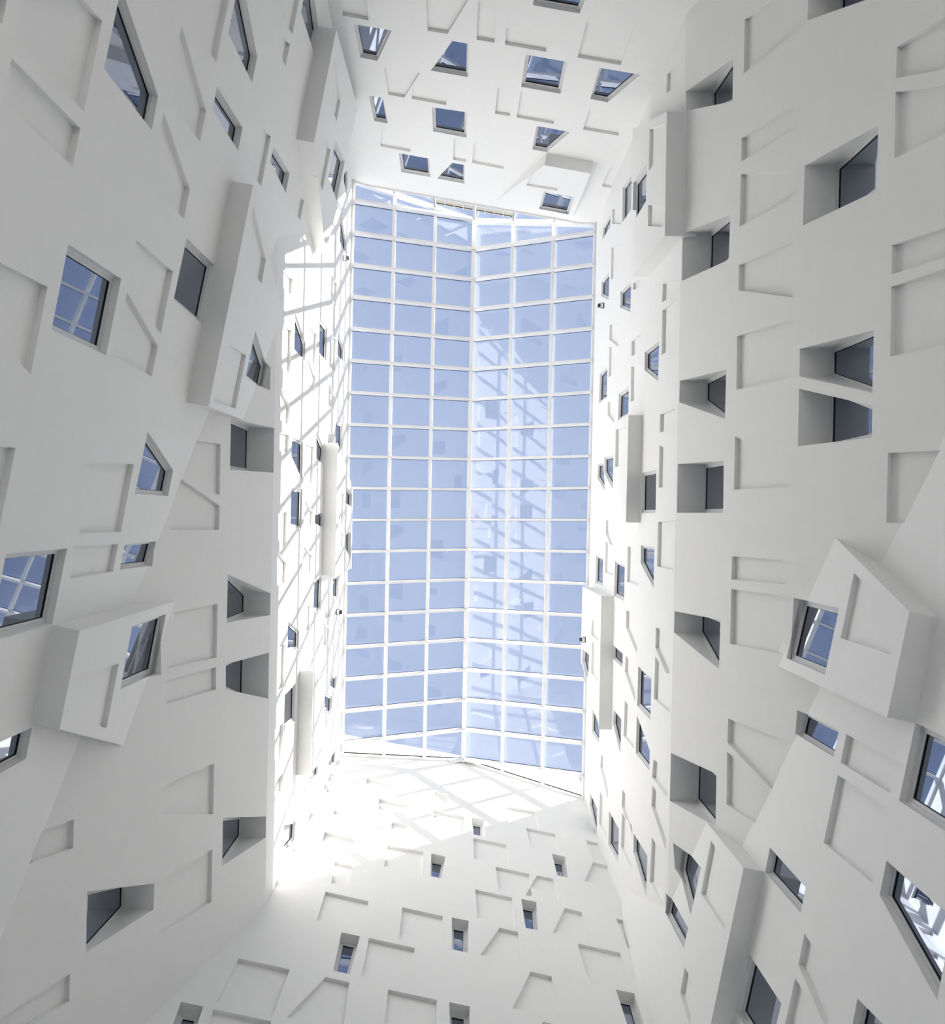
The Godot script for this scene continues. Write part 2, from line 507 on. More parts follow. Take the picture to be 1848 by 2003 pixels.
	window("near", "N", [3.971, 23.001, 4.368, 22.995, 4.453, 24.622, 3.933, 24.641], "leaning slim window right of centre of the near end wall")
	window("near", "N", [1.76, 17.462, 2.22, 17.44, 2.217, 19.032, 1.675, 19.048], "window at the bottom centre edge of the photo of the near end wall")
	window("near", "N", [-1.474, 19.445, -1.022, 19.427, -1.022, 21.1, -1.563, 21.126], "left-leaning window with a lower half of blue squares of the near end wall")
	window("near", "N", [-4.571, 16.099, -4.032, 16.065, -4.213, 17.399, -4.753, 17.413], "window cut off at the bottom left of the near end wall")
	window("near", "N", [6.487, 18.64, 6.913, 18.624, 6.955, 20.762, 6.421, 20.784], "window cut off at the bottom right of the near end wall")
	deep_window("right_overhang", "R", [11.041, 18.138, 11.464, 20.317, 10.923, 20.295, 10.017, 18.135], "deep-set dark window along the right wall ledge, topmost of the six")
	deep_window("right_overhang", "R", [7.276, 18.121, 7.652, 20.333, 6.35, 20.323, 6.205, 18.15], "deep-set dark window along the right wall ledge, tall one beside the upper bay")
	deep_window("right_overhang", "R", [7.114, 13.559, 7.269, 15.503, 6.045, 15.519, 5.939, 13.575], "largest deep-set dark window standing apart near the upper right edge of the photo")
	deep_window("right_overhang", "R", [3.555, 18.151, 3.662, 20.32, 3.077, 20.325, 2.38, 18.165], "deep-set dark window along the right wall ledge, wedge flaring to the right")
	deep_window("right_overhang", "R", [3.422, 13.56, 3.511, 15.532, 2.939, 15.523, 2.303, 13.565], "upper of two close deep-set dark windows stacked at the right")
	deep_window("right_overhang", "R", [2.065, 13.558, 2.684, 15.531, 1.497, 15.528, 1.492, 13.555], "lower of two close deep-set dark windows stacked at the right")
	deep_window("right_overhang", "R", [1.362, 18.174, 1.415, 20.329, 0.098, 20.325, 0.111, 18.156], "deep-set dark window along the right wall ledge, plain nearly square one at mid height")
	deep_window("right_overhang", "R", [-2.476, 18.177, -2.56, 20.331, -3.134, 20.344, -3.664, 18.191], "deep-set dark window along the right wall ledge, wedge slanting down to the right")
	deep_window("right_overhang", "R", [-6.2, 18.202, -6.397, 20.369, -7.696, 20.373, -7.468, 18.195], "deep-set dark window along the right wall ledge, large one above the lower bay")
	deep_window("right_overhang", "R", [9.915, 13.524, 10.96, 15.497, 10.267, 15.513, 9.447, 13.511], "deep-set window cut off by the top edge at the upper right of the photo")
	window("right_bay_house", "R", [-0.378, 13.251, -0.411, 15.127, -1.67, 15.206, -1.609, 13.279], "blue window with one pale bar on the house-shaped bay at the right")
	window("right_lean", "R", [-2.54, 13.231, -2.644, 14.956, -3.129, 14.999, -3.026, 13.22], "low wide blue window with crossing bars under the house-shaped bay at the right")
	window("right_lean", "R", [-1.756, 10.917, -2.947, 10.935, -2.892, 9.404, -1.735, 9.641], "large bright window at the right edge mirroring sunlit wall and beam shadows")
	window("right_lean", "R", [-5.562, 15.144, -6.077, 15.135, -5.919, 13.26, -5.454, 13.274], "slanting window at the lower right, half dark, beside the lower bay corner")
	window("right_lean", "R", [-3.865, 10.94, -4.384, 10.938, -4.86, 9.24, -3.808, 9.257], "tall bright slanting window at the lower right edge of the photo")
	window("right_lean", "R", [-5.977, 10.964, -6.529, 10.948, -6.234, 10.072, -5.827, 10.045], "window cut off at the bottom edge in the lower right wall")
	window("right_lean", "R", [-7.787, 15.119, -9.029, 15.169, -8.782, 13.383, -7.617, 13.291], "large dark window under the long soffit of the lower right bay")
	window("right_bay_low", "R", [-8.219, 19.488, -8.56, 17.85, -7.363, 17.814, -7.6, 19.591], "upper kinked window on the lower right bay, half dark and half bright")
	window("right_bay_low", "R", [-9.116, 19.976, -9.646, 19.973, -9.392, 17.876, -8.879, 17.852], "lower grey slanting window on the lower right bay")
	window("right_upright", "R", [5.265, 21.968, 5.318, 23.789, 4.729, 23.774, 4.064, 21.998], "first window from the far end in the outer column of the white right strip")
	window("right_upright", "R", [1.384, 21.97, 1.391, 23.817, 0.071, 23.792, 0.083, 21.959], "second window from the far end in the outer column of the white right strip")
	window("right_upright", "R", [-0.947, 22.021, -0.971, 23.735, -1.546, 23.74, -2.174, 22], "third window from the far end in the outer column of the white right strip")
	window("right_upright", "R", [-4.882, 22.036, -4.891, 23.763, -6.196, 23.799, -6.156, 22.045], "fourth window from the far end in the outer column of the white right strip")
	window("right_upright", "R", [-7.076, 22.05, -6.506, 23.83, -7.754, 23.852, -7.68, 22.048], "fifth window from the far end in the outer column of the white right strip")
	window("right_upright", "R", [-10.273, 22.062, -10.394, 23.904, -10.975, 23.889, -11.52, 22.091], "sixth window from the far end in the outer column of the white right strip")
	window("right_upright", "R", [12.344, 26.466, 12.559, 28.011, 11.21, 28.014, 11.062, 26.417], "first window from the far end in the middle column of the white right strip")
	window("right_upright", "R", [8.344, 26.139, 8.564, 28.018, 7.951, 28.005, 7.275, 26.171], "second window from the far end in the middle column of the white right strip")
	window("right_upright", "R", [4.609, 26.137, 4.624, 27.916, 3.623, 28.022, 3.597, 26.152], "third window from the far end in the middle column of the white right strip")
	window("right_upright", "R", [2.358, 28.762, 2.413, 30.728, 1.741, 30.681, 1.024, 28.756], "fourth window from the far end in the middle column of the white right strip")
	window("right_upright", "R", [-1.793, 26.195, -1.764, 27.977, -3.106, 28.048, -3.07, 26.184], "fifth window from the far end in the middle column of the white right strip")
	window("right_upright", "R", [-4.964, 26.228, -4.98, 27.951, -5.488, 27.978, -5.469, 26.224], "sixth window from the far end in the middle column of the white right strip")
	window("right_upright", "R", [-7.321, 26.226, -7.366, 27.58, -7.899, 27.71, -8.583, 26.289], "seventh window from the far end in the middle column of the white right strip")
	window("right_upright", "R", [-11.278, 26.251, -11.388, 28.098, -12.688, 28.092, -12.491, 26.296], "eighth window from the far end in the middle column of the white right strip")
	window("right_upright", "R", [12.575, 30.532, 12.672, 32.261, 12.173, 32.373, 12.06, 30.524], "first window from the far end in the innermost column of the white right strip")
	window("right_upright", "R", [10.157, 30.522, 10.306, 32.372, 9.679, 32.366, 8.991, 30.544], "second window from the far end in the innermost column of the white right strip")
	window("right_upright", "R", [6.232, 30.539, 6.217, 32.294, 4.929, 32.383, 4.894, 30.478], "third window from the far end in the innermost column of the white right strip")
	window("right_upright", "R", [2.208, 30.964, 2.227, 32.333, 1.628, 32.366, 0.998, 30.465], "fourth window from the far end in the innermost column of the white right strip")
	window("right_upright", "R", [-1.792, 30.552, -1.795, 32.261, -3.031, 32.286, -2.962, 30.51], "fifth window from the far end in the innermost column of the white right strip")
	window("right_upright", "R", [-8.754, 30.564, -8.617, 32.417, -9.645, 32.471, -9.574, 30.597], "sixth window from the far end in the innermost column of the white right strip")
	window("right_upright", "R", [-12.335, 30.694, -12.387, 32.49, -12.942, 32.493, -13.562, 30.711], "seventh window from the far end in the innermost column of the white right strip")
	window("white_bay_far", "R", [10.54, 21.913, 10.825, 23.768, 9.49, 23.729, 9.413, 21.909], "slanting window on the upper bay of the white right strip, beside the far corner")
	window("white_bay_near", "R", [-5.872, 30.561, -5.954, 32.393, -6.531, 32.515, -7.169, 30.79], "narrow window on the white right bay that overlaps the skylight edge")
	panel("left_lean", "L", [-5.556, 9.462, -4.862, 8.482, -4.341, 8.506, -4.377, 10.2, -5.666, 10.205])
	panel("left_lean", "L", [-4.089, 8.501, -3.572, 8.514, -3.602, 10.202, -4.142, 10.206])
	panel("left_lean", "L", [-7.229, 12.664, -6.01, 12.643, -6.078, 14.474, -6.698, 14.471])
	panel("left_lean", "L", [-4.5, 12.64, -4.522, 14.465, -5.12, 14.45, -5.689, 12.656])
	panel("left_lean", "L", [-14.128, 22.853, -14.463, 24.132, -14.838, 24.068, -14.595, 22.607])
	panel("left_lean", "L", [-7.591, 13.134, -7.674, 14.472, -9.104, 14.465, -8.129, 13.09])
	panel("left_lean", "L", [-10.988, 17.122, -10.805, 17.143, -11.237, 19.08, -12.349, 19.041])
	panel("left_lean", "L", [-10.795, 18.481, -10.25, 18.32, -10.391, 19.06, -10.964, 19.043])
	panel("left_lean", "L", [-8.346, 18.323, -7.144, 18.239, -7.199, 19.069, -8.507, 19.02])
	panel("left_lean", "L", [-8.801, 22.648, -8.151, 21.938, -8.239, 24.056, -8.898, 24.026])
	panel("left_lean", "L", [-1.844, 8.873, -1.006, 9.16, -0.645, 10.217, -1.888, 10.195])
	panel("left_lean", "L", [-3.426, 12.622, -2.567, 12.634, -2.226, 14.475, -3.471, 14.457])
	panel("left_lean", "L", [-2.525, 12.656, -1.391, 12.655, -1.36, 14.463, -1.968, 14.458])
	panel("left_lean", "L", [0.413, 9.585, 1.692, 10.021, 1.703, 10.222, 0.398, 10.215])
	panel("left_lean", "L", [0.488, 12.615, 1.727, 12.713, 1.779, 14.497, 0.413, 14.462])
	panel("left_lean", "L", [1.961, 12.659, 2.523, 12.72, 2.584, 14.502, 2.022, 14.495])
	panel("left_bay_low", "L", [4.889, 12.736, 5.655, 14.562, 4.342, 14.525, 4.135, 12.609])
	panel("left_bay_long", "L", [-1.326, 17.056, -1.406, 19.077, -2.819, 19.069, -2.743, 17.455])
	panel("left_bay_long", "L", [-4.699, 17.736, -4.74, 19.134, -5.361, 19.075, -5.949, 17.076])
	panel("left_bay_high", "L", [-11.552, 22.543, -11.644, 24.006, -12.312, 24.027, -12.7, 22.018])
	panel("left_bay_high", "L", [-10.545, 22.956, -9.283, 22.902, -9.348, 24.053, -10.71, 24.015])
	panel("left_overhang", "L", [-0.801, 17.939, -0.302, 19.598, -1.64, 19.596, -1.622, 18.478])
	panel("left_overhang", "L", [0.554, 17.647, 0.59, 19.598, -0.032, 19.608, -0.713, 17.838])
	panel("left_overhang", "L", [2.514, 17.723, 3.795, 17.621, 3.915, 19.599, 2.523, 19.601])
	panel("left_overhang", "L", [4.067, 17.629, 4.632, 17.621, 4.748, 19.596, 4.164, 19.589])
	panel("left_overhang", "L", [6.518, 17.604, 7.179, 17.599, 7.988, 19.582, 6.67, 19.587])
	panel("left_overhang", "L", [6.089, 13.903, 6.565, 13.611, 6.774, 14.836, 6.21, 14.85])
	panel("left_overhang", "L", [8.712, 17.596, 9.966, 17.584, 10.276, 19.586, 8.9, 19.588])
	panel("left_overhang", "L", [9.044, 13.07, 9.468, 13.08, 9.784, 14.825, 9.245, 14.825])
	panel("left_upright", "L", [-6.756, 22.373, -6.796, 23.488, -7.379, 23.531, -7.293, 22.333])
	panel("left_upright", "L", [-8.42, 29.615, -8.544, 30.96, -9.565, 30.946, -9.632, 29.637])
	panel("left_upright", "L", [-4.305, 22.396, -4.317, 23.47, -5.719, 23.484, -5.689, 22.34])
	panel("left_upright", "L", [-5.363, 25.781, -5.261, 27.11, -6.507, 27.236, -6.526, 25.788])
	panel("left_upright", "L", [-5.782, 29.595, -5.786, 30.937, -7.207, 31.007, -7.141, 29.544])
	panel("left_upright", "L", [-4.383, 25.759, -4.281, 27.08, -4.901, 27.191, -5.555, 25.764])
	panel("left_upright", "L", [-4.195, 29.47, -4.169, 30.889, -4.782, 30.887, -5.371, 29.494])
	panel("left_upright", "L", [-2.689, 22.356, -2.646, 23.424, -3.234, 23.448, -3.775, 22.275])
	panel("left_upright", "L", [-1.761, 22.313, -1.765, 23.405, -2.345, 23.447, -2.309, 22.304])
	panel("left_upright", "L", [-0.945, 25.525, -0.933, 27.077, -2.296, 27.143, -2.296, 25.514])
	panel("left_upright", "L", [-2.649, 29.539, -2.781, 30.635, -3.141, 30.75, -3.128, 29.576])
	panel("left_upright", "L", [0.943, 22.355, 1.379, 23.387, 0.118, 23.411, 0.139, 22.327])
	panel("left_upright", "L", [0.727, 25.73, 0.734, 27.11, 0.118, 27.172, -0.467, 25.734])
	panel("left_upright", "L", [2.358, 22.332, 2.374, 23.377, 1.735, 23.414, 1.233, 22.249])
	panel("left_upright", "L", [2.278, 25.652, 2.374, 27.094, 1.729, 27.2, 1.162, 25.662])
	panel("left_upright", "L", [4.056, 25.533, 4.64, 27.064, 3.437, 27.189, 3.777, 25.612])
	panel("left_upright", "L", [5.553, 29.454, 5.615, 30.739, 5.058, 30.892, 4.47, 29.486])
	panel("left_upright", "L", [4.483, 29.764, 4.537, 30.929, 3.488, 30.974, 3.645, 29.822])
	panel("left_upright", "L", [5.722, 22.548, 5.714, 23.444, 4.331, 23.476, 4.328, 22.51])
	panel("left_upright", "L", [7.713, 22.441, 8.099, 23.385, 6.854, 23.445, 6.794, 22.421])
	panel("left_upright", "L", [8.965, 22.548, 9.036, 23.405, 8.498, 23.45, 8.451, 22.542])
	panel("left_upright", "L", [11.036, 26.546, 11.225, 27.004, 10.07, 27.061, 10.05, 26.462])
	panel("left_upright", "L", [9.287, 27.953, 9.72, 29.528, 9.072, 29.601, 8.442, 28.047])
	panel("left_upright", "L", [11.848, 23.23, 11.962, 23.456, 10.984, 23.501, 10.914, 23.16])
	panel("sunlit_bay_far", "L", [0.721, 29.396, 0.745, 30.519, -0.639, 30.683, -0.622, 29.252])
	panel("sunlit_bay_far", "L", [1.581, 29.005, 1.551, 30.609, 1.01, 30.654, 0.959, 28.939])
	panel("far", "T", [6.579, 22.391, 5.768, 22.407, 5.689, 21.376, 6.441, 21.333])
	panel("far", "T", [3.933, 22.396, 3.313, 22.392, 2.507, 20.367, 3.879, 20.704])
	panel("far", "T", [2.409, 22.41, 1.85, 22.409, 1.848, 20.757, 2.367, 20.746])
	panel("far", "T", [1.527, 22.407, 0.252, 22.41, 0.305, 21.606, 1.508, 21.615])
	panel("far", "T", [5.628, 26.353, 5.031, 26.353, 4.342, 24.69, 5.562, 24.695])
	panel("far", "T", [4.767, 26.351, 3.501, 26.357, 3.424, 25.3, 4.592, 25.322])
	panel("far", "T", [1.714, 26.35, 1.167, 26.34, 1.219, 24.715, 1.671, 24.69])
	panel("far", "T", [0.919, 26.351, -0.428, 26.349, -0.345, 24.686, 0.878, 24.693])
	panel("far", "T", [6.418, 30.347, 5.16, 30.367, 4.96, 28.824, 6.184, 28.868])
	panel("far", "T", [3.357, 30.393, 2.802, 30.394, 2.743, 28.704, 3.278, 28.675])
	panel("far", "T", [2.551, 30.374, 1.224, 30.419, 1.226, 28.717, 2.495, 28.672])
	panel("far", "T", [-0.733, 22.413, -2.076, 22.41, -2.088, 20.725, -0.76, 20.767])
	panel("far", "T", [-1.512, 26.368, -2.799, 26.367, -2.678, 25.098, -1.524, 25.119])
	panel("far", "T", [-2.923, 30.419, -3.401, 30.412, -3.378, 28.738, -2.961, 28.72])
	panel("far_bay", "T", [0.166, 31.142, -1.154, 31.118, -1.119, 29.913, 0.081, 29.948])
	panel("near", "N", [0.602, 30.645, 1.165, 30.568, 1.168, 32.05, 0.562, 32.098])
	panel("near", "N", [-2.453, 31.17, -1.138, 30.668, -1.185, 32.158, -2.463, 32.231])
	panel("near", "N", [-1.578, 29.343, -0.512, 29.395, -0.473, 30.304, -1.683, 30.338])
	panel("near", "N", [0.657, 28.75, 1.928, 28.71, 1.935, 30.169, 0.625, 30.251])
	panel("near", "N", [-0.901, 27.014, -0.322, 26.93, -0.329, 28.483, -0.919, 28.514])
	panel("near", "N", [-0.828, 25.131, 0.494, 25.034, 0.451, 26.617, -0.868, 26.653])
	panel("near", "N", [3.77, 30.349, 5.053, 30.346, 5.004, 31.875, 3.752, 31.961])
	panel("near", "N", [4.541, 28.603, 5.693, 28.579, 5.703, 30.001, 4.481, 30.098])
	panel("near", "N", [2.308, 26.774, 3.629, 26.738, 3.595, 28.33, 2.277, 28.379])
	panel("near", "N", [3.176, 24.952, 4.357, 24.905, 4.349, 26.4, 3.108, 26.476])
	panel("near", "N", [4.047, 24.933, 5.26, 24.855, 5.217, 26.361, 4.628, 26.399])
	panel("near", "N", [7.019, 28.455, 7.493, 28.355, 7.459, 29.918, 6.975, 29.952])
	panel("near", "N", [6.412, 26.621, 7.473, 26.55, 7.528, 28.103, 6.972, 28.171])
	panel("near", "N", [2.428, 23.091, 3.608, 23.002, 3.624, 24.626, 2.361, 24.71])
	panel("near", "N", [4.836, 22.989, 6.058, 22.896, 5.987, 24.505, 5.416, 24.571])
	panel("near", "N", [2.513, 21.242, 3.761, 21.149, 3.715, 22.707, 3.123, 22.761])
	panel("near", "N", [0.103, 21.331, 1.307, 21.285, 1.33, 22.828, 0.044, 22.921])
	panel("near", "N", [-0.714, 19.454, 0.538, 19.457, 0.593, 21.016, -0.751, 21.094])
	panel("near", "N", [3.362, 19.239, 4.631, 19.214, 4.575, 20.853, 3.965, 20.899])
	panel("near", "N", [0.114, 17.74, 1.383, 17.728, 1.345, 19.052, 0.056, 19.113])
	panel("near", "N", [3.76, 18.066, 4.625, 18.044, 4.554, 18.929, 4.149, 18.954])
	panel("near", "N", [5.653, 21.113, 6.978, 21.048, 6.91, 22.585, 5.589, 22.669])
	panel("near", "N", [7.239, 22.885, 7.614, 22.854, 7.669, 24.421, 7.151, 24.486])
	panel("near", "N", [-2.371, 21.476, -0.993, 21.376, -1.036, 22.911, -2.422, 23.008])
	panel("near", "N", [-2.353, 23.547, -1.827, 23.267, -1.862, 24.862, -2.482, 24.905])
	panel("near", "N", [-3.209, 27.757, -2.677, 27.106, -2.702, 28.628, -3.236, 28.634])
	panel("near", "N", [-3.205, 26.044, -1.992, 25.98, -1.964, 26.667, -3.229, 26.76])
	panel("near", "N", [-3.956, 17.617, -2.561, 17.59, -2.587, 19.197, -3.968, 19.268])
	panel("near", "N", [-2.241, 17.53, -0.864, 17.649, -0.986, 19.117, -1.614, 19.167])
	panel("near", "N", [-3.804, 16.445, -2.49, 16.384, -2.541, 17.318, -3.956, 17.366])
	panel("near", "N", [-3.924, 28.883, -3.387, 28.978, -3.391, 30.467, -3.887, 30.463])
	panel("right_overhang", "R", [11.714, 17.703, 10.436, 17.696, 10.242, 15.778, 11.411, 15.772])
	panel("right_overhang", "R", [8.929, 17.723, 8.374, 17.72, 8.188, 15.756, 8.711, 15.76])
	panel("right_overhang", "R", [8.075, 17.72, 6.852, 17.731, 6.744, 15.762, 7.269, 15.77])
	panel("right_overhang", "R", [8.285, 13.172, 7.746, 13.182, 7.198, 11.896, 8.149, 11.882])
	panel("right_overhang", "R", [7.504, 13.182, 6.342, 13.181, 6.244, 11.824, 6.934, 11.817])
	panel("right_overhang", "R", [5.945, 17.726, 5.348, 17.721, 4.64, 15.795, 5.818, 15.789])
	panel("right_overhang", "R", [4.278, 17.737, 3.005, 17.719, 2.96, 15.772, 4.178, 15.78])
	panel("right_overhang", "R", [4.828, 13.186, 4.313, 13.182, 4.24, 11.825, 4.712, 11.812])
	panel("right_overhang", "R", [4.1, 13.182, 2.873, 13.179, 2.843, 11.792, 4.057, 11.796])
	panel("right_overhang", "R", [1.905, 17.734, 0.658, 17.734, 0.663, 15.798, 1.228, 15.795])
	panel("right_overhang", "R", [1.187, 13.18, -0.032, 13.184, -0.011, 11.723, 1.142, 11.739])
	panel("right_overhang", "R", [-0.913, 17.754, -1.457, 17.757, -1.385, 15.82, -0.875, 15.801])
	panel("right_overhang", "R", [-1.686, 17.76, -2.978, 17.763, -2.847, 15.795, -1.631, 15.812])
	panel("right_overhang", "R", [-4.743, 17.771, -5.317, 17.778, -5.839, 16.011, -5.16, 15.831, -4.638, 15.834])
	panel("right_overhang", "R", [-5.53, 17.781, -6.77, 17.764, -6.739, 16.26, -5.844, 16.103])
	panel("right_bay_house", "R", [0.294, 12.953, -0.884, 12.957, -0.858, 11.208, -0.296, 11.2])
	panel("right_lean", "R", [-2.521, 12.925, -3.036, 12.924, -2.94, 11.23, -2.447, 11.194])
	panel("right_lean", "R", [-3.258, 12.934, -4.485, 12.949, -4.336, 11.199, -3.172, 11.2])
	panel("right_lean", "R", [-6.126, 12.966, -6.681, 12.964, -6.927, 11.664, -6.201, 11.514])
	panel("right_lean", "R", [-6.939, 12.977, -7.871, 13.004, -7.777, 12.299, -6.951, 12.128])
	panel("right_bay_low", "R", [-6.537, 17.491, -7.806, 17.438, -7.597, 15.525, -6.561, 15.636])
	panel("right_bay_low", "R", [-9.65, 17.513, -10.233, 17.477, -10.291, 16.461, -9.481, 16.423])
	panel("right_upright", "R", [12.707, 20.715, 13.134, 21.707, 12.569, 21.739, 12.217, 20.748])
	panel("white_bay_far", "R", [10.693, 19.873, 11.43, 21.641, 10.195, 21.616, 10.042, 19.82])
	panel("white_bay_far", "R", [8.508, 19.975, 9.181, 21.63, 8.555, 21.594, 7.871, 19.898])
	panel("right_upright", "R", [11.904, 28.377, 12.622, 30.169, 12.008, 30.15, 11.262, 28.309])
	panel("right_upright", "R", [10.495, 28.22, 11.038, 30.195, 9.697, 30.165, 9.323, 28.229])
	panel("right_upright", "R", [7.471, 28.299, 7.838, 30.197, 7.231, 30.189, 6.525, 28.332])
	panel("right_upright", "R", [7.969, 24.723, 8.207, 25.811, 7.964, 25.832, 7.736, 24.804])
	panel("right_upright", "R", [6.499, 20.036, 6.876, 21.669, 6.353, 21.705, 6.14, 20.104])
	panel("right_upright", "R", [6.023, 20.068, 6.092, 21.652, 4.769, 21.654, 4.717, 20.036])
	panel("right_upright", "R", [6.401, 28.185, 6.945, 30.187, 5.684, 30.166, 5.583, 28.232])
	panel("right_upright", "R", [6.075, 24.346, 6.156, 25.835, 5.606, 25.826, 5.533, 24.396])
	panel("right_upright", "R", [4.882, 24.137, 5.257, 25.836, 4, 25.803, 3.94, 24.248])
	panel("right_upright", "R", [4.342, 28.505, 4.667, 30.234, 4.125, 30.202, 3.606, 28.759])
	panel("right_upright", "R", [2.958, 20.065, 3.013, 21.668, 2.468, 21.67, 2.465, 20.068])
	panel("white_bay_mid", "R", [2.897, 23.984, 3.04, 25.967, 1.702, 25.947, 1.655, 24.074])
	panel("right_upright", "R", [1.677, 19.871, 2.097, 21.672, 0.833, 21.663, 0.843, 19.902])
	panel("right_upright", "R", [-0.11, 19.87, -0.171, 21.643, -1.494, 21.645, -1.471, 19.97])
	panel("right_upright", "R", [-0.339, 28.27, -0.198, 30.105, -0.812, 30.064, -1.44, 28.342])
	panel("right_upright", "R", [-1.297, 28.165, -1.078, 30.033, -2.362, 30.102, -2.35, 28.325])
	panel("right_upright", "R", [-1.222, 23.968, -1.078, 25.754, -2.339, 25.788, -2.312, 24.066])
	panel("right_upright", "R", [-3.281, 23.775, -3.345, 25.756, -3.949, 25.787, -4.55, 24.056])
	panel("right_upright", "R", [-3.254, 19.9, -3.289, 21.623, -3.892, 21.653, -4.52, 20.08])
	panel("white_bay_near", "R", [-4.088, 28.224, -4.374, 30.154, -4.961, 30.182, -4.925, 28.43])
	panel("right_upright", "R", [-4.506, 19.802, -4.155, 21.631, -5.426, 21.687, -5.369, 20.012])
	panel("right_upright", "R", [-5.055, 24.11, -4.936, 25.757, -5.519, 25.814, -6.16, 24.148])
	panel("right_upright", "R", [-6.655, 23.957, -6.495, 25.715, -7.791, 25.816, -7.719, 24.163])
	panel("right_upright", "R", [-6.972, 19.886, -7.184, 21.569, -7.763, 21.702, -7.709, 20.039])
	panel("right_upright", "R", [-7.984, 19.875, -7.975, 21.633, -8.601, 21.712, -9.162, 20.065])
	panel("right_upright", "R", [-9.88, 28.043, -9.807, 30.075, -10.407, 30.164, -11.06, 28.482])
	panel("right_upright", "R", [-9.568, 23.984, -9.671, 25.788, -10.27, 25.869, -10.808, 24.218])
	panel("right_upright", "R", [-10.482, 23.999, -10.486, 25.775, -11.733, 25.836, -11.698, 24.257])
	panel("right_upright", "R", [-11.313, 28.307, -11.425, 30.138, -12.765, 30.138, -12.557, 28.455])
	panel("right_upright", "R", [-9.491, 20.039, -9.477, 21.586, -10.851, 21.718, -10.749, 20.227])
	panel("white_bay_near", "R", [-5.204, 28.241, -5.19, 29.977, -6.511, 30.049, -6.474, 28.301])
	pass


func bake() -> void:
	var called := {"L": "wall_left", "R": "wall_right", "T": "wall_far", "N": "wall_near"}
	var about := {
		"L": "white plaster left wall, folded, with sunk panels, bays and a sunlit upper strip",
		"R": "white plaster right wall, folded, with sunk panels, bays and a row of deep recesses",
		"T": "white far end wall at the top of the photo, with blue windows",
		"N": "white near end wall at the bottom of the photo, partly in sun",
	}
	for k in called:
		var mesh: Mesh = solids[k].get_meshes()[1]
		var o := part(called[k], mesh, plaster, self)
		tag(o, about[k], "wall", "structure")
		walls[k] = o
		remove_child(solids[k])
		solids[k].free()
	for face in bays:
		part("projecting_bay", bays[face].get_meshes()[1], plaster, walls[bay_wall[face]])
		remove_child(bays[face])
		bays[face].free()
	for q in pending_panels:
		part("panel", q[2], plaster, walls[q[1]], planes[q[0]])


func floor_slab() -> void:
	var m := BoxMesh.new()
	m.size = Vector3(90, 0.3, 90)  # out of view; reaches beyond the walls to reflect light up from below
	var o := part("floor", m, stone, self, Transform3D(Basis.IDENTITY, Vector3(0, -0.15, 0)))
	tag(o, "unseen pale stone floor and paving below the camera, reflecting light up to the soffits", "floor", "structure")
	for side in [-1, 1]:  # unseen columns under the raised walls; light comes in between them
		for i in 5:
			var st := CylinderMesh.new()
			st.top_radius = 0.3
			st.bottom_radius = 0.3
			st.height = FOOT if side < 0 else FOOT_RIGHT
			st.radial_segments = 24
			var c := part(numbered("column"), st, plaster, self, Transform3D(Basis.IDENTITY, Vector3(side * 8.4, st.height / 2, -13.0 + 6.5 * i)))
			tag(c, "unseen round white column holding the side wall above the opening that lights the soffits", "column", "structure", "unseen columns under the raised side walls")


# ---------------------------------------------------------------- glass roof
# roof coordinates: s from -1 (left wall top) over 0 (ridge) to 1 (right wall top); d runs down the photo, from the far to the near end
func roof_x(s: float, d: float) -> float:
	var left := -(5.92 + 0.0197 * d)
	var right := 5.497 - 0.0213 * d
	return (left + right) / 2 + s * (right - left) / 2


func roof_s(x: float, d: float) -> float:
	var left := -(5.92 + 0.0197 * d)
	var right := 5.497 - 0.0213 * d
	return (x - (left + right) / 2) / ((right - left) / 2)


func roof_point(s: float, d: float, lift := 0.0) -> Vector3:
	return Vector3(roof_x(s, d), EYE + EAVE + RISE * (1.0 - absf(s)) + lift, -d)


func far_d(s: float) -> float:
	var d := -14.5
	for i in 4:
		d = -14.5 + 0.1776 * roof_x(s, d)
	return d


func near_d(s: float) -> float:
	var d := 12.51
	for i in 4:
		d = 12.51 + 0.1806 * roof_x(s, d)
	return d


func near_point(s: float, above: float) -> Vector3:
	var d := near_d(s)
	return Vector3(roof_x(s, d), EYE + EAVE + above - 0.02, -d)


func clip_span(d: float, s0: float, s1: float) -> Vector2:
	# the part of a rafter at d between s0 and s1 that lies between the two end walls
	var lo := INF
	var hi := -INF
	for i in 201:
		var s := lerpf(s0, s1, i / 200.0)
		var x := roof_x(s, d)
		if d > -14.5 + 0.1776 * x and d < 12.51 + 0.1806 * x:
			lo = minf(lo, s)
			hi = maxf(hi, s)
	return Vector2(lo, hi)


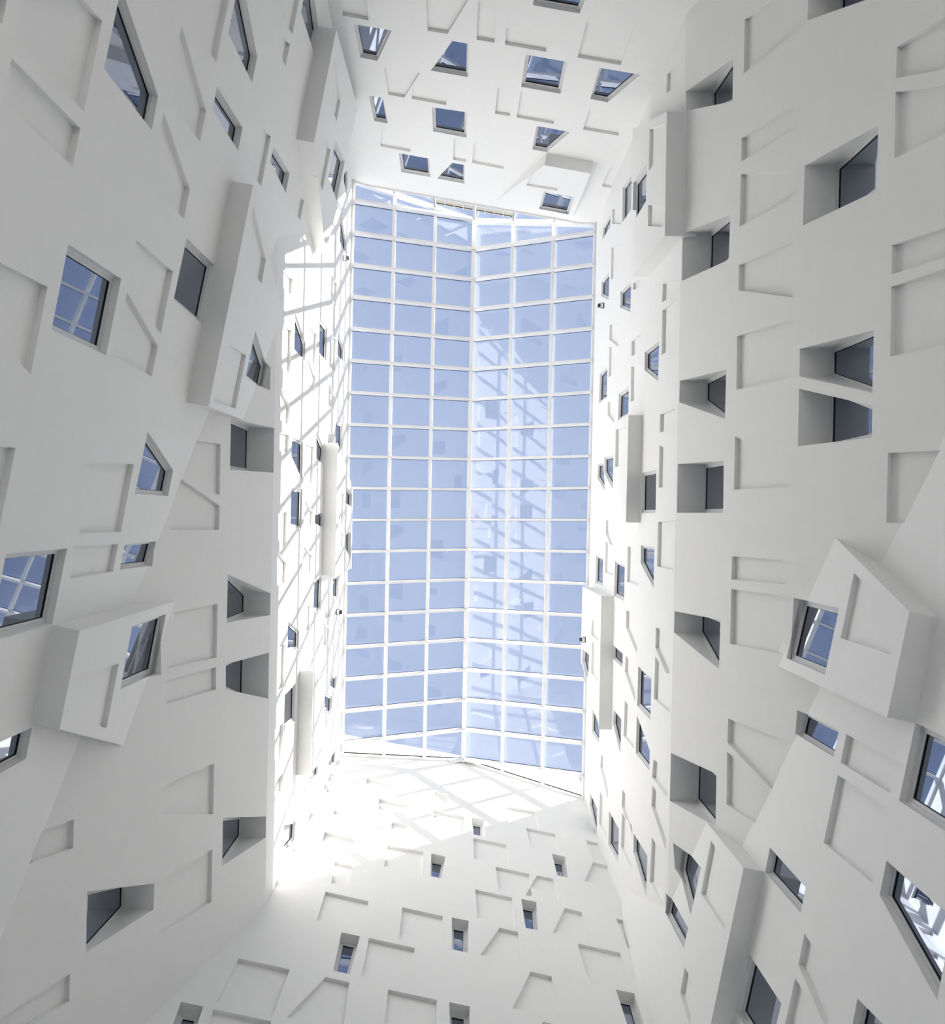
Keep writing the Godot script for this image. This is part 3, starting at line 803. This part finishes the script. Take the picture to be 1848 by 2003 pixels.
func skylight() -> void:
	var o := Node3D.new()
	o.name = "skylight"
	o.position = Vector3(0, EYE + EAVE, 0)
	tag(o, "long pitched skylight of blue-reflecting glass panes in a white grid, closing the atrium", "skylight")
	add_child(o)
	var down := Vector3(0, -(EYE + EAVE), 0)
	var here := Transform3D(Basis.IDENTITY, down)
	var lines := [-1.0, -2.0 / 3, -1.0 / 3, 0.0, 1.0 / 3, 2.0 / 3, 1.0]
	var rafters := []
	for k in range(0, 19):
		rafters.append(-14.53 + 1.49 * k)
	# panes
	var outline := PackedVector2Array()
	for s in [-1.0, 1.0]:
		outline.append(Vector2(roof_x(s, far_d(s)), far_d(s)))
	for s in [1.0, -1.0]:
		outline.append(Vector2(roof_x(s, near_d(s)), near_d(s)))
	var stops := [-16.02] + rafters + [13.78]
	for r in stops.size() - 1:
		for c in 6:
			var cell := PackedVector2Array()
			for q in [[c, r], [c + 1, r], [c + 1, r + 1], [c, r + 1]]:
				cell.append(Vector2(roof_x(lines[q[0]], stops[q[1]]), stops[q[1]]))
			for piece in Geometry2D.intersect_polygons(cell, outline):
				var area := 0.0
				for i in piece.size():
					area += piece[i].cross(piece[(i + 1) % piece.size()])
				if absf(area) < 0.04:
					continue
				var top := PackedVector3Array()
				for q in piece:
					top.append(roof_point(roof_s(q.x, q.y), q.y, 0.06))
				if (top[1] - top[0]).cross(top[2] - top[0]).y < 0.0:
					top.reverse()
				part("pane", prism(top, moved(top, Vector3(0, -0.02, 0))), roof_glass, o, here)
	# rafters, each in two halves that meet at the ridge
	for d in rafters:
		for half in [[-1.0, 0.0], [0.0, 1.0]]:
			var span := clip_span(d, half[0], half[1])
			if span.y - span.x < 0.03:
				continue
			var a := roof_point(span.x, d)
			var b := roof_point(span.y, d)
			var rafter := part("rafter", bar(a, b, Vector3.UP, 0.11, 0.38), white_metal, o, here)
			part("gasket", bar(a + Vector3(0, 0.035, 0), b + Vector3(0, 0.035, 0), Vector3.UP, 0.14, 0.03), seal, rafter)
	# bars that run the length of the roof
	for i in lines.size():
		var s: float = lines[i]
		var a := roof_point(s, far_d(s))
		var b := roof_point(s, near_d(s))
		if absf(s) == 1.0:
			part("eave_beam", bar(a + Vector3(0, 0.05, 0), b + Vector3(0, 0.05, 0), Vector3.UP, 0.2, 0.3), white_metal, o, here)
		else:
			part("ridge_beam" if s == 0.0 else "glazing_bar", bar(a, b, Vector3.UP, 0.2 if s == 0.0 else 0.15, 0.36 if s == 0.0 else 0.2), white_metal, o, here)
	# end rafters along both gables
	for half in [[-1.0, 0.0], [0.0, 1.0]]:
		part("gable_frame", bar(roof_point(half[0], far_d(half[0])), roof_point(half[1], far_d(half[1])), Vector3.UP, 0.2, 0.26), white_metal, o, here)
		var e := part("gable_frame", bar(roof_point(half[0], near_d(half[0])), roof_point(half[1], near_d(half[1])), Vector3.UP, 0.2, 0.2), white_metal, o, here)
		part("gasket", bar(roof_point(half[0], near_d(half[0]) - 0.1, 0.03), roof_point(half[1], near_d(half[1]) - 0.1, 0.03), Vector3.UP, 0.07, 0.05), seal, e)
	# far gable: upright panes and posts on the wall top
	for i in 6:
		var s0: float = lines[i]
		var s1: float = lines[i + 1]
		var quadrangle := PackedVector3Array()
		for q in [[s0, 0.0], [s1, 0.0], [s1, RISE * (1 - absf(s1))], [s0, RISE * (1 - absf(s0))]]:
			var d := far_d(q[0])
			if q[1] > 0.0 or absf(q[0]) < 1.0 or quadrangle.size() < 2:
				quadrangle.append(Vector3(roof_x(q[0], d), EYE + EAVE + q[1], -d))
		if quadrangle.size() == 4 and quadrangle[2].distance_to(quadrangle[1]) < 0.01:
			quadrangle.remove_at(2)
		if quadrangle.size() == 4 and quadrangle[3].distance_to(quadrangle[0]) < 0.01:
			quadrangle.remove_at(3)
		var facing := Vector3(-0.1776, 0, -1).normalized()
		if (quadrangle[1] - quadrangle[0]).cross(quadrangle[2] - quadrangle[0]).dot(facing) < 0.0:
			quadrangle.reverse()
		part("pane", prism(quadrangle, moved(quadrangle, facing * -0.02)), roof_glass, o, here)
		if i > 0:
			var d := far_d(s0)
			var foot := Vector3(roof_x(s0, d), EYE + EAVE - 0.02, -d)
			part("post", bar(foot, foot + Vector3.UP * RISE * (1 - absf(s0)), facing, 0.12, 0.12), white_metal, o, here)
	var la := Vector3(roof_x(-1, far_d(-1)), EYE + EAVE + 0.05, -far_d(-1))
	var lb := Vector3(roof_x(1, far_d(1)), EYE + EAVE + 0.05, -far_d(1))
	part("gable_sill", bar(la, lb, Vector3.UP, 0.16, 0.06), white_metal, o, here)


func vent(label: String, a: Vector3, b: Vector3, height: float, cells: int) -> void:
	# a low louvred vent panel between two foot points
	var o := Node3D.new()
	o.name = numbered("vent_grille")
	o.position = a
	tag(o, label, "vent")
	add_child(o)
	var along := b - a
	var facing := Vector3(-along.z, 0, along.x).normalized()
	if facing.dot(-a) < 0.0:
		facing = -facing
	var up := Vector3.UP * height
	part("backing", bar(up / 2, along + up / 2, facing, height, 0.04), louver_metal, o)
	part("bottom_rail", bar(facing * 0.02 + Vector3.UP * 0.03, along + facing * 0.02 + Vector3.UP * 0.03, facing, 0.06, 0.05), white_metal, o)
	part("top_rail", bar(facing * 0.03 + up * 0.72, along + facing * 0.03 + up * 0.72, facing, 0.02, 0.03), seal, o)
	for i in range(1, cells):
		var foot := along * i / cells + facing * 0.03
		part("divider", bar(foot, foot + up, facing, 0.035, 0.04), white_metal, o)


func rooftop() -> void:
	for i in 2:
		var pair: Array = [[-1.0 / 3 + 0.015, -0.015], [0.015, 1.0 / 3 - 0.015]][i]
		var ends := []
		for s in pair:
			var d := far_d(s) + 0.07
			ends.append(Vector3(roof_x(s, d), EYE + EAVE + 0.055, -d))
		vent(["beige louvred vent left of the ridge post at the far gable", "beige louvred vent right of the ridge post at the far gable"][i], ends[0], ends[1], 0.62, 4)
	# the white wall of the rooftop beyond the near gable, seen through the last panes
	var a := Vector3(-9, EYE + EAVE, 0)
	var c := Vector3(5.76, EYE + EAVE, 0)
	for q in [1]:
		a.z = -(13.35 - 0.0 + 0.1806 * a.x)
		c.z = -(13.35 - 0.0 + 0.1806 * c.x)
	var front := PackedVector3Array([a, c, c + Vector3.UP * 5.4, a + Vector3.UP * 5.4])
	var back := Vector3(0.1806, 0, -1).normalized() * 0.4
	if (front[1] - front[0]).cross(front[2] - front[0]).dot(back) > 0.0:
		front.reverse()
	var o := part("rooftop_wall", prism(front, moved(front, back)), plaster, self)
	tag(o, "white rooftop wall seen through the last panes at the near end", "wall", "structure")


func floodlight(face: String, where: Vector2, label: String) -> void:
	var f: Transform3D = planes[face]
	var o := Node3D.new()
	o.name = numbered("floodlight")
	o.transform = f * Transform3D(Basis.IDENTITY, Vector3(where.x, where.y, 0))
	tag(o, label, "floodlight", "", "floodlights on the upper side walls")
	add_child(o)
	var plate := BoxMesh.new()
	plate.size = Vector3(0.16, 0.16, 0.03)
	part("mounting_plate", plate, black_metal, o, Transform3D(Basis.IDENTITY, Vector3(0, 0, 0.013)))
	for s in [-1, 1]:
		part("bracket_arm", bar(Vector3(s * 0.11, 0, 0), Vector3(s * 0.11, -0.02, 0.16), Vector3.BACK, 0.025, 0.03), black_metal, o)
	part("bracket_bridge", bar(Vector3(-0.12, 0, 0.035), Vector3(0.12, 0, 0.035), Vector3.BACK, 0.04, 0.025), black_metal, o)
	var head := Transform3D(Basis(Vector3.RIGHT, deg_to_rad(38)), Vector3(0, 0, 0.17))
	var shell := part("housing", bar(Vector3(-0.1, 0, 0.05), Vector3(0.1, 0, 0.05), Vector3.BACK, 0.2, 0.09), white_metal, o, head)
	for i in 4:
		part("cooling_fin", bar(Vector3(-0.075 + 0.05 * i, 0.08, -0.04), Vector3(-0.075 + 0.05 * i, -0.08, -0.04), Vector3.FORWARD, 0.012, 0.03), white_metal, shell)
	var lens := BoxMesh.new()
	lens.size = Vector3(0.17, 0.16, 0.012)
	part("lens", lens, black_metal, o, head * Transform3D(Basis.IDENTITY, Vector3(0, 0, 0.052)))


func fixtures() -> void:
	pass
	floodlight("left_upright", Vector2(-11.071, 32.215), "small floodlight at the far end of the sunlit left strip")
	floodlight("left_upright", Vector2(4.516, 32.170), "small floodlight below the bay on the sunlit left strip")
	floodlight("right_upright", Vector2(9.048, 31.645), "small floodlight under a window at the far end of the white right strip")
	floodlight("white_bay_near", Vector2(-5.415, 31.637), "small floodlight on the white right bay that overlaps the skylight edge")
	vent("pale two-part vent high on the near end wall beside the right corner", Vector3(3.292, 34.581, -13.135), Vector3(4.433, 34.581, -13.342), 0.64, 2)
